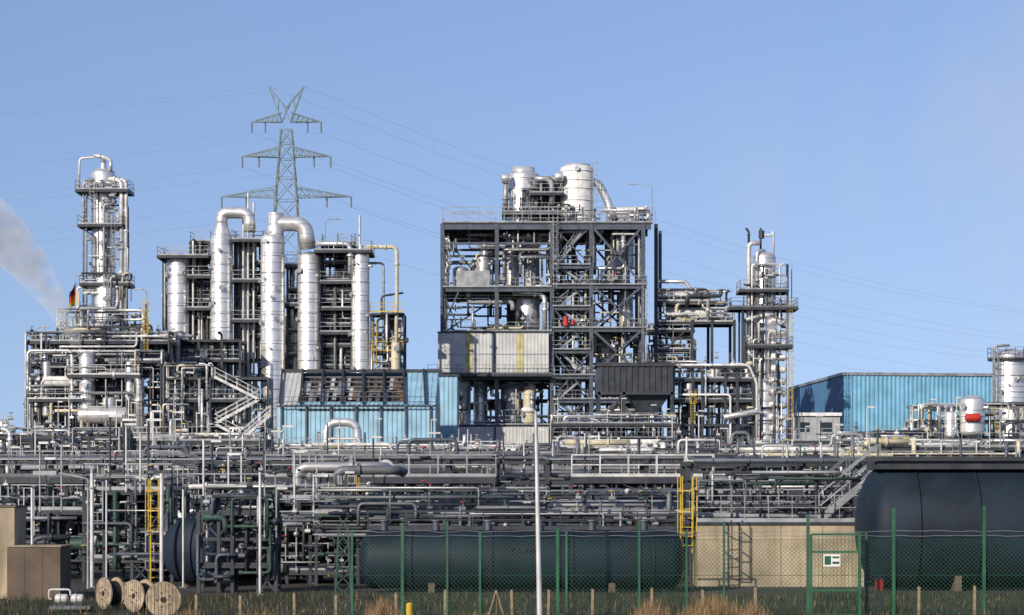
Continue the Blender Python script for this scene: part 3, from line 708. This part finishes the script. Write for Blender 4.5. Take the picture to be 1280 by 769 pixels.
b.vessel(X(1214,D),D-.5,Z(540,D),Z(502,D),1.15,SC,22,skirt=False);b.drum((X(1204,D),D-1.8,Z(523,D)),(X(1219,D),D-1.8,Z(523,D)),.4,RE,14,saddle=False,bands=0)
b.vessel(X(1187,D),D-.5,Z(545,D),Z(518,D),.6,SC,18,skirt=False)
b.pipe([(X(1150,D),D-1,Z(560,D)),(X(1150,D),D-1,Z(506,D)),(X(1172,D),D-1,Z(506,D)),(X(1172,D),D-1,Z(550,D))],.12,SD,8)
b.done()
b=unit('process_unit',985,1155,215,8,[552,572,590],6,70,6,w=.2,jut=.8,lad=1,masts=7,rs=(.3,.6))
D=214
for k,px in enumerate((1104,1118,1132,1141)): b.vessel(X(px,D),D-.6,Z(566,D),Z(549,D),.35,YE if k<3 else CR,12,skirt=False)
b.drum((X(1100,D),D-.6,Z(560,D)),(X(1150,D),D-.6,Z(560,D)),.3,YE,12,saddle=False);b.done()

# ============================================================ MID layer pipe racks
def rack(name,px0,px1,D,pys,n,rr,pal,step=60,dep=5,railrow=None,mt=DK,w=.25,lf=.2):
    b=B(name);xs=[X(p,D) for p in range(px0,px1+1,step)]
    zs=sorted(Z(p,D) for p in pys);W_=xs[-1]-xs[0]
    for x in xs:
        for y in(D,D+dep): b.beam((x,y,0),(x,y,zs[-1]+.1),w,mt)
        for z in zs: b.beam((x,D-.3,z),(x,D+dep+.3,z),w*.8,mt)
        if R.random()<.3: b.beam((x,D,.2),(x+step*D/F,D,zs[0]),w*.5,mt)
    for z in zs:
        b.beam((xs[0],D,z-.05),(xs[-1],D,z-.05),w*.6,mt)
        for k in range(n):
            y=D+R.uniform(0,dep);r=R.uniform(*rr);m=R.choice(pal)
            if R.random()<lf: a,c=xs[0],xs[-1]
            else: a=R.uniform(xs[0],xs[-1]-W_*.1);c=min(xs[-1],a+W_*R.uniform(.08,.4))
            zz=z+r+w*.4;pts=[(a,y,zz-R.uniform(.6,1.8)*R.choice((1,-.7))),(a,y,zz)]
            q=a
            while q<c-4:
                q+=R.uniform(3,14)
                if q>c-2: break
                if R.random()<.35:
                    dz=R.choice((-1,1))*R.uniform(.4,1.1);pts+=[(q,y,zz),(q,y,zz+dz),(min(c,q+R.uniform(1,3)),y,zz+dz)];q=pts[-1][0];pts+=[(q,y,zz)]
            pts+=[(c,y,zz),(c,y,zz-R.uniform(.6,2)*R.choice((1,-.6)))]
            b.pipe(pts,r,m,8)
            q=a
            while q<c: b.tube((q,y,zz),(q+.08,y,zz),r*1.4,m,8);q+=R.uniform(2,6)
    for k in range(int(W_/3)):
        x=R.uniform(xs[0],xs[-1]);z=R.choice(zs);b.valve((x,D+R.uniform(-.3,1),z+R.uniform(.2,.5)),R.uniform(.05,.11),R.choice(pal),R.choice([RE,YE,GV,DB,GV]))
    for k in range(int(W_/3)):
        x=R.uniform(xs[0],xs[-1]);z=zs[-1];hh=R.uniform(.5,1.8);y=D+R.uniform(-.2,dep);b.tube((x,y,z-R.uniform(0,3)),(x,y,z+hh),R.uniform(.02,.06),R.choice(pal+[GL,GV]),6)
    if railrow:
        for p in railrow:
            x=xs[0]
            while x<xs[-1]:
                L=R.uniform(6,20);b.deck(x,min(x+L,xs[-1]),D-1.2,D-.3,Z(p,D)+R.choice((0,0,.4,-.3)),rm=R.choice([GV,GM_,GL,GV]),sides='fb');x+=L+R.uniform(2,12)
    return b
rack('pipe_rack',-60,1340,205,[560,578,600],7,(.08,.22),PAL,70,6,[574]).done()
rack('pipe_rack',-60,1340,160,[572,590,612],9,(.06,.18),PALD+[GV,CR,SC,DK],55,5,[585]).done()
rack('pipe_rack',-60,1100,122,[577,603,632],9,(.04,.13),PALD+[SD,DK],62,4,[606]).done()
b=rack('pipe_rack',860,1340,106,[580,598],4,(.04,.09),PALD,70,3)
b.drum((X(868,105),105,Z(576,105)),(X(1300,105),105,Z(575,105)),.13,DB,10,saddle=False,dome=.2);b.done()
for a,c,D,pys,nx,n,q,pl in((-20,150,180,[545,562,580,600],5,70,8,PAL),(150,330,190,[552,575,600],6,70,8,PAL),(330,520,195,[565,582,600],6,60,6,PAL),(520,700,190,[570,590],6,70,6,PAL),(700,900,185,[560,578,600],6,80,10,PAL),(900,1100,180,[572,590],6,70,6,PAL),(1080,1300,185,[560,585],6,60,8,PAL),
    (-20,120,135,[600,625,655],4,70,7,PALD),(120,330,128,[590,620,650],6,100,10,PALD),(300,470,132,[588,612,645],5,90,6,PALD),(450,660,140,[608,630,655],6,90,8,PALD),(640,880,138,[600,620,650],7,110,10,PALD),(860,1090,132,[598,618,640],6,100,6,PALD),
    (-20,110,104,[640,680],4,70,6,PALD),(105,215,100,[615,660,700],4,90,6,PALD),(230,420,108,[625,665,700],5,110,6,PALD),(330,450,98,[660,690,715],4,80,4,PALD),(300,460,115,[620,650,680],5,70,4,PALD),(248,345,89,[640,672,706],4,46,2,[DK,DB,DK,GM_,DK,GD,GV])):
    unit('process_unit',a,c,D,5 if D>=90 and D<150 else (1.2 if D<90 else 7),pys,nx,n,q,pal=pl,w=.13 if D<150 else .22,rr=(.025,.08) if D<150 else (.05,.14),lad=1,jut=.6,rs=(.25,.55) if D<150 else (.35,.8),masts=5 if D>90 else 1,decks=.6).done()
D=113
b=B('insulated_pipe')
b.pipe([(X(480,D),D+3,Z(584,D)),(X(480,D),D,Z(584,D)),(X(372,D),D,Z(584,D)),(X(372,D),D,Z(612,D)),(X(395,D),D,Z(634,D)),(X(452,D),D,Z(634,D))],.25,SD,14,bend=.9)
b.pipe([(X(500,D),D+3,Z(588,D)),(X(500,D),D-.7,Z(588,D)),(X(424,D),D-.7,Z(588,D)),(X(424,D),D-.7,Z(604,D)),(X(440,D),D-.7,Z(620,D)),(X(440,D),D-.7,Z(690,D))],.22,GM_,14,bend=.8)
b.pipe([(X(250,D),D+1,Z(636,D)),(X(330,D),D+1,Z(630,D)),(X(375,D),D+1,Z(632,D))],.17,SD,12)
b.done()
for px,t,r_ in((115,592,.08),(202,592,.08),(133,600,.035),(40,610,.05),(229,612,.04),(325,590,.05)): 
    b=B('steel_post');D=94 if px<300 else 87;b.tube((X(px,D),D,0),(X(px,D),D,Z(t,D)),r_,GL,10);b.box(X(px,D)-.15,X(px,D)+.15,D-.15,D+.15,0,.05,GM_);b.done()
b=B('yard_lamp');lamp(b,X(110,93),93,0,Z(610,93),-1.2,r=.04);b.done()
b=B('caged_ladder');D=97;b.ladder(X(195,D),D,0,Z(630,D),YE);b.done()
b=B('caged_ladder');D=92;b.ladder(X(858,D),D,0,Z(628,D),YE);b.done()
b=B('caged_ladder');D=118;b.ladder(X(440,D),D,0,Z(620,D),YE);b.done()

# ============================================================ tanks
def text(s,x,y,z,sz,parent):
    cu=bpy.data.curves.new('lettering','FONT');cu.body=s;cu.size=sz;cu.align_x='CENTER';cu.extrude=.003
    o=bpy.data.objects.new('lettering',cu);scene.collection.objects.link(o);o.rotation_euler=(math.pi/2,0,0);cu.materials.append(BK)
    o.parent=parent;o.location=(x-parent.location.x,y-parent.location.y,z-parent.location.z)
D=90
b=B('storage_tank');r=1.1;zc=1.22
b.drum((X(452,D)+.4,D,zc),(X(852,D)-.4,D,zc),r,TB,48,bands=3.,gz=0)
for k in range(6): b.tube((X(480+k*65,D),D,zc+r*.95),(X(480+k*65,D),D,zc+r+.35),.12,DB,10);b.tube((X(480+k*65,D),D,zc+r+.33),(X(480+k*65,D),D,zc+r+.38),.18,GM_,10)
b.rail([(X(460,D),D,zc+r),(X(845,D),D,zc+r)],DK,h=.7)
o=b.done();text('FA-160',X(655,D),D-r*.985,zc+.25,.34,o)
D=95
b=B('storage_tank');b.drum((X(238,D),D,1.45),(X(310,D),D+5,1.45),1.3,TB,40,bands=2.,gz=0);b.rail([(X(232,D),D,2.75),(X(300,D),D+4,2.75)],GM_,h=.7,r=.02);b.done()
D=90
b=B('storage_tank');r=2.32
b.drum((X(1112,D),D+2,2.4),(X(1560,D),D+2,2.4),r,TB,64,dome=.42,bands=2.25,gz=0)
b.deck(X(1100,D),X(1500,D),D+.8,D+3,4.95,rail=False);b.beam((X(1085,D),D+.6,5.),(X(1500,D),D+.6,5.),.12,DK,h=.16)
b.tube((X(1150,D),D+2,4.6),(X(1150,D),D+2,5.0),.3,DB,14);b.done()
D=112
b=B('storage_tank');b.drum((X(470,D),D+1,2.2),(X(640,D),D+1,2.2),1.5,TB,36,gz=0);b.done()
b=B('storage_tank');b.drum((X(700,D),D+1,2.),(X(850,D),D+1,2.),1.4,TB,36,gz=0);b.done()
D=96
b=B('pipe_canopy');b.box(X(392,D),X(862,D),D,D+3,Z(646,D),Z(642,D),GD)
for p in range(395,870,52): b.beam((X(p,D),D+.1,0),(X(p,D),D+.1,Z(646,D)),.12,DK);b.beam((X(p,D),D+2.9,0),(X(p,D),D+2.9,Z(646,D)),.12,DK)
b.rail([(X(392,D),D,Z(642,D)),(X(862,D),D,Z(642,D))],GV,h=.9,r=.02)
for k in range(5): b.pipe([(X(392,D),D-.15-.1*k,Z(652+k*4,D)),(X(862,D),D-.15-.1*k,Z(652+k*4,D))],.04,R.choice([GM_,DB,SD,DK]),8)
pipes(b,(X(400,D),X(855,D),D-.8,D+2,Z(672,D),Z(610,D)),90,(.03,.07),PALD,vert=.8)
for k in range(40): b.valve((X(R.uniform(400,855),D),D-.4,Z(R.uniform(610,665),D)),R.uniform(.04,.08),R.choice(PALD),R.choice([RE,GV,YE,DB]))
b.done()
D=95
b=B('concrete_bund_wall');zb=Z(656,D)
x0,x1=X(872,D),X(1080,D)
b.box(x0,x1,D,D+.35,0,zb,CO);b.box(x0-.003,x0+.35,D+.36,D+6,0,zb,CO)
for k in range(1,4): 
    xq=x0+(x1-x0)*k/4;b.box(xq-.01,xq+.01,D-.006,D,0,zb,BN)
b.box(x0-.08,x1+.08,D-.08,D+.45,zb,zb+.1,DK)
b.rail([(x0,D+.2,zb+.1),(x1,D+.2,zb+.1)],GV,h=1.05,r=.018,sp=1.)
b.done()
D=97
b=B('steel_staircase');b.stair((X(1022,D),D,Z(650,D)),(X(1098,D),D,Z(588,D)),.9,GV);b.stair((X(1000,D+3),D+3,Z(655,D)),(X(1060,D+3),D+3,Z(600,D)),.9,GM_)
b.deck(X(870,D),X(1025,D),D,D+3,Z(646,D),rm=GV);
pipes(b,(X(872,D),X(1075,D),D-.5,D+3,Z(650,D),Z(590,D)),60,(.03,.07),PALD,vert=.8)
for p in(872,920,970,1022): b.beam((X(p,D),D,0),(X(p,D),D,Z(646,D)),.12,DK)
b.done()
D=84
b=B('concrete_wall');b.box(X(-20,D),X(18,D),D,D+2,0,Z(634,D),CO);b.box(X(-20,D),X(18,D)+.05,D-.05,D+2.05,Z(634,D),Z(632,D),BN);b.done()
b=B('concrete_wall');b.box(X(16,D)+.01,X(82,D),D-1,D+1,0,Z(683,D),BN);b.box(X(16,D)+.06,X(82,D)+.04,D-1.04,D+1.04,Z(683,D),Z(681.5,D),CO)
for q in(38,60): b.box(X(q,D)-.01,X(q,D)+.01,D-1.006,D-1,0,Z(683,D),DK)
b.done()

# ============================================================ FOREGROUND
D=71
b=B('chain_link_fence');zt=2.55
posts=[440,503,559,600,697,708,799,858,905,1010,1075,1083,1117,1230,1300]
for i,px in enumerate(posts):
    hh={503:.25,559:.3,697:.1,799:.35,905:.3,1117:.7,1230:.75,1010:.5}.get(px,0)
    b.beam((X(px,D),D,0),(X(px,D),D,zt+hh),.09 if px in(503,1010,1117,1230,697) else .065,GR)
xa,xb_=X(415,D),X(1300,D)
for z in(.15,1.25,2.3): b.tube((xa,D+.05,z),(xb_,D+.05,z),.007,GR,4,False)
for z,am in((2.42,.02),(2.55,.03)):
    p=Vector((xa,D,z));q=xa
    while q<xb_:
        q+=.35;c=Vector((q,D,z+R.uniform(-am,am)));b.tube(p,c,.007,GV,4,False);p=c
hh=2.15;q=xa-hh
while q<xb_:
    for sg in(1,-1):
        a0=(q,D+.05,.12) if sg>0 else (q+hh,D+.055,.12);a1=(q+hh,D+.05,.12+hh) if sg>0 else (q,D+.055,.12+hh)
        if min(a0[0],a1[0])>=xa: b.tube(a0,a1,.005,FW,3,False)
    q+=.13
b.done()
b=B('security_gate');D=70.6
x0,x1=X(1014,D),X(1074,D);z1=Z(668,D)
for x in(x0,x1): b.beam((x,D,.05),(x,D,z1),.07,GR)
for z in(.1,Z(738,D),Z(690,D),z1): b.beam((x0,D,z),(x1,D,z),.06,GR)
x=x0
while x<x1: b.beam((x,D,.1),(x,D,z1),.01,GR);x+=.11
b.done()
b=B('warning_sign');sx0,sx1=X(1029,D),X(1050,D);b.box(sx0,sx1,D-.075,D-.05,Z(708,D),Z(693,D),WH)
b.box(sx0+.03,sx0+.22,D-.079,D-.0755,Z(706,D),Z(695,D),GR)
b.box(sx0+.26,sx1-.03,D-.079,D-.0755,Z(698,D),Z(695.5,D),GR);b.box(sx0+.26,sx1-.03,D-.079,D-.0755,Z(705,D),Z(702,D),GR);b.done()
b=B('street_lamp');D=68;x=X(675,D);zt=Z(518,D)
b.tube((x,D,0),(x-.12,D,zt),.085,GL,14,r2=.045)
b.pipe([(x-.12,D,zt-.02),(x-.12,D,zt+.08),(x-.22,D,zt+.12)],.035,GL,8,fl=False)
b.lathe(0,0,[(.01,0),(.06,.02),(.09,.15),(.08,.3),(.03,.36),(.001,.37)],WH,14,axis=Vector((-1,0,.12)).normalized(),c=(x-.16,D,zt+.1));b.done()
b=B('orange_valve_box');D=72;b.box(X(1095,D),X(1105,D),D,D+.2,Z(738,D),Z(724,D),RE);b.tube((X(1100,D),D+.1,0),(X(1100,D),D+.1,Z(738,D)),.03,GV,6);b.box(X(1094,D),X(1106,D),D-.02,D+.22,Z(724,D),Z(723,D),DK);b.done()
for px,t in((556,738),(640,738),(740,737),(815,736),(945,735),(1148,734),(1218,733),(495,742),(368,742),(420,745),(245,744),(300,745),(685,738),(878,738)):
    D=69;b=B('wooden_post');x=X(px,D);zt=Z(t,D)
    b.beam((x,D,0),(x+R.uniform(-.03,.03),D,zt),.075,WD);b.tube((x,D,zt-.01),(x,D,zt+.03),.03,WD,6,r2=.01);b.done()
b=B('yellow_bollard');D=66;b.tube((X(512,D),D,0),(X(512,D),D,Z(756,D)),.1,YE,14);b.lathe(X(512,D),D,[(.1,Z(756,D)),(.07,Z(754,D)),(.001,Z(753,D))],YE,14);b.done()
b=B('tripod_stake');D=66
for dx,dy in((-.3,0),(.3,0),(0,.3)): b.beam((X(620,D)+dx,D+dy,0),(X(620,D),D+.05,Z(738,D)),.035,WD)
b.done()
def reel(px,D,r,ang,wd):
    b=B('cable_reel');c=Vector((X(px,D),D,r+.02));e=Vector((math.sin(ang),-math.cos(ang),0));n=28
    for t in(-wd/2,wd/2-.05): b.tube(c+e*t,c+e*(t+.05),r,WL,n)
    u=Vector((e.y,-e.x,0)).normalized()
    for k in range(-4,5):
        h=math.sqrt(max(0,r*r-(k*r/5+.05)**2))*.97;p=c+e*(wd/2+.004)+u*(k*r/5+.05) ;b.beam(p-Vector((0,0,h)),p+Vector((0,0,h)),.012,BN,h=.008)
    b.tube(c+e*(wd/2),c+e*(wd/2+.02),r*.16,BK,14)
    for k in range(5):
        a=k*1.257;p=c+e*(wd/2+.012)+u*math.cos(a)*r*.4+Vector((0,0,math.sin(a)*r*.4));b.tube(p,p+e*.02,.025,RU,6)
    pr=[];m=9
    for i in range(m):
        z0_=-wd/2+.05+(wd-.1)*i/m;z1_=-wd/2+.05+(wd-.1)*(i+1)/m;pr+=[(r*.74,z0_),(r*.78,(z0_+z1_)/2)]
    pr+=[(r*.74,wd/2-.05)]
    b.lathe(0,0,pr,BK,24,axis=e,c=c);b.done()
reel(204,71,.52,.15,.5);reel(175,74,.5,-.75,.5);reel(138,76,.5,-.9,.5);reel(156,78,.4,-.7,.5)
b=B('green_lattice_mast');D=74
for px in(418,440): b.beam((X(px,D),D,0),(X(429+(px-429)*.5,D),D,Z(655,D)),.06,GD)
for k in range(7):
    z=k*.42;b.beam((X(418+k*.9,D),D,z),(X(440-k*.9-.9,D),D,z+.42),.035,GD);b.beam((X(440-k*.9,D),D,z),(X(418+k*.9+.9,D),D,z+.42),.035,GD)
b.done()
b=B('pump_skid');D=74
b.box(X(62,D),X(112,D),D,D+.8,.1,.2,GM_)
for p in(75,95): b.drum((X(p-7,D),D+.4,.42),(X(p+5,D),D+.4,.42),.14,GL,14,saddle=False,bands=.2);b.box(X(p-6,D),X(p+5,D),D+.3,D+.5,.2,.3,DK)
b.pipe([(X(62,D),D+.4,.4),(X(58,D),D+.4,.4),(X(58,D),D+.4,.7),(X(85,D),D+.4,.7),(X(85,D),D+.4,.5)],.03,GL,8);b.done()

# grass
GM=mat('dry_reed',(.26,.17,.08),.8,var=.5,scale=3);GM2=mat('dull_grass',(.032,.04,.017),.8,var=.5,scale=2)
b=B('dry_grass')
def blade(x,y,h,m,wd):
    a=R.uniform(0,6.28);l=R.uniform(.1,.5)*h;dx,dy=math.cos(a)*l,math.sin(a)*l;ux,uy=-math.sin(a)*wd,math.cos(a)*wd
    b.add([(x-ux,y-uy,0),(x+ux,y+uy,0),(x+dx*.4-ux*.8,y+dy*.4-uy*.8,h*.6),(x+dx*.4+ux*.8,y+dy*.4+uy*.8,h*.6),(x+dx,y+dy,h)],[(0,1,3,2),(2,3,4)],m)
for cpx,wid,n,hh in((478,26,500,.95),(815,30,500,.9),(890,45,1100,1.),(940,25,400,.85),(235,30,250,.6),(330,50,300,.55),(600,60,200,.5),(1090,60,200,.4)):
    for k in range(n):
        D=R.uniform(64.5,68);px=R.gauss(cpx,wid*.5);blade(X(px,D),D,hh*R.uniform(.4,1.)*math.exp(-((px-cpx)/wid)**2*.7),GM,.008)
for k in range(38000):
    D=R.uniform(60,86);x=R.uniform(-19,19);q=noise.noise(Vector((x*.5,D*.4,0)));blade(x,D,R.uniform(.06,.3)*(1+q),GM2 if R.random()<.88+q*.3 else GM,.009)
b.done()
gm,nt,bs=newmat('ground_soil');N=nt.nodes;L=nt.links
tc=N.new('ShaderNodeTexCoord');n1=N.new('ShaderNodeTexNoise');n1.inputs['Scale'].default_value=.35;n1.inputs['Detail'].default_value=10
L.new(tc.outputs['Object'],n1.inputs['Vector']);cr=N.new('ShaderNodeValToRGB');L.new(n1.outputs['Fac'],cr.inputs[0])
cr.color_ramp.elements[0].color=(.014,.015,.011,1);cr.color_ramp.elements[0].position=.35;cr.color_ramp.elements[1].color=(.05,.044,.03,1);cr.color_ramp.elements[1].position=.7
L.new(cr.outputs[0],bs.inputs['Base Color']);bs.inputs['Roughness'].default_value=.95
b=B('ground');b.add([(-6000,-3000,0),(6000,-3000,0),(6000,12000,0),(-6000,12000,0)],[(0,1,2,3)],gm);b.done(origin=False)

# ============================================================ world, light, camera
az=math.radians(-35);el=math.radians(24)   # az: negative = to the left of straight-behind-camera
sd=Vector((math.sin(az)*math.cos(el),-math.cos(az)*math.cos(el),math.sin(el)))
W=bpy.data.worlds.new('World');scene.world=W;W.use_nodes=True;nt=W.node_tree;N=nt.nodes;L=nt.links
bg=N['Background'];sk=N.new('ShaderNodeTexSky');sk.sky_type='NISHITA';sk.sun_disc=False;sk.sun_elevation=el
sk.sun_rotation=math.atan2(sd.x,sd.y);sk.air_density=1.;sk.dust_density=.4;sk.ozone_density=3.
tc=N.new('ShaderNodeTexCoord');sp=N.new('ShaderNodeSeparateXYZ');L.new(tc.outputs['Generated'],sp.inputs[0])
mm=N.new('ShaderNodeMath');mm.operation='MULTIPLY_ADD';L.new(sp.outputs[2],mm.inputs[0]);mm.inputs[1].default_value=.65;mm.inputs[2].default_value=.11
cb=N.new('ShaderNodeCombineXYZ');L.new(sp.outputs[0],cb.inputs[0]);L.new(sp.outputs[1],cb.inputs[1]);L.new(mm.outputs[0],cb.inputs[2])
L.new(cb.outputs[0],sk.inputs[0])
tn=N.new('ShaderNodeVectorMath');tn.operation='MULTIPLY';L.new(sk.outputs[0],tn.inputs[0]);tn.inputs[1].default_value=(1.3,1.17,1.3)
mp=N.new('ShaderNodeMapping');mp.inputs['Rotation'].default_value=(0,math.radians(-8),0);mp.inputs['Scale'].default_value=(16,4,7);L.new(tc.outputs['Generated'],mp.inputs[0])
ns=N.new('ShaderNodeTexNoise');ns.inputs['Scale'].default_value=1.;ns.inputs['Detail'].default_value=4;L.new(mp.outputs[0],ns.inputs['Vector'])
m1=N.new('ShaderNodeMapRange');m1.interpolation_type='SMOOTHSTEP';m1.inputs[1].default_value=.4;m1.inputs[2].default_value=.8;m1.inputs[3].default_value=0;m1.inputs[4].default_value=.5;L.new(ns.outputs['Fac'],m1.inputs[0])
m2=N.new('ShaderNodeMapRange');m2.interpolation_type='SMOOTHSTEP';m2.inputs[1].default_value=.04;m2.inputs[2].default_value=.17;L.new(sp.outputs[0],m2.inputs[0])
m3=N.new('ShaderNodeMath');m3.operation='MULTIPLY';L.new(m1.outputs[0],m3.inputs[0]);L.new(m2.outputs[0],m3.inputs[1])
mx=N.new('ShaderNodeMix');mx.data_type='RGBA';L.new(m3.outputs[0],mx.inputs[0]);L.new(tn.outputs[0],mx.inputs[6]);mx.inputs[7].default_value=(5.4,5.8,6.9,1)
L.new(mx.outputs[2],bg.inputs[0]);bg.inputs[1].default_value=.098
ld=bpy.data.lights.new('sun','SUN');ld.energy=5.;ld.angle=math.radians(.5);ld.color=(1,.91,.78)
lo=bpy.data.objects.new('sun',ld);scene.collection.objects.link(lo);lo.rotation_euler=sd.to_track_quat('Z','Y').to_euler();lo.location=(-60,-60,80)
cd=bpy.data.cameras.new('camera');co=bpy.data.objects.new('camera',cd);scene.collection.objects.link(co)
co.location=(0,0,H);co.rotation_euler=(math.pi/2,0,0);cd.sensor_width=36;cd.lens=F/1280*36;cd.shift_y=(HOR-384.5)/1280
cd.clip_start=.5;cd.clip_end=20000;scene.camera=co
scene.view_settings.view_transform='Standard';scene.view_settings.look='None';scene.view_settings.exposure=0
print('verts',sum(len(o.data.vertices) for o in scene.objects if o.type=='MESH'))
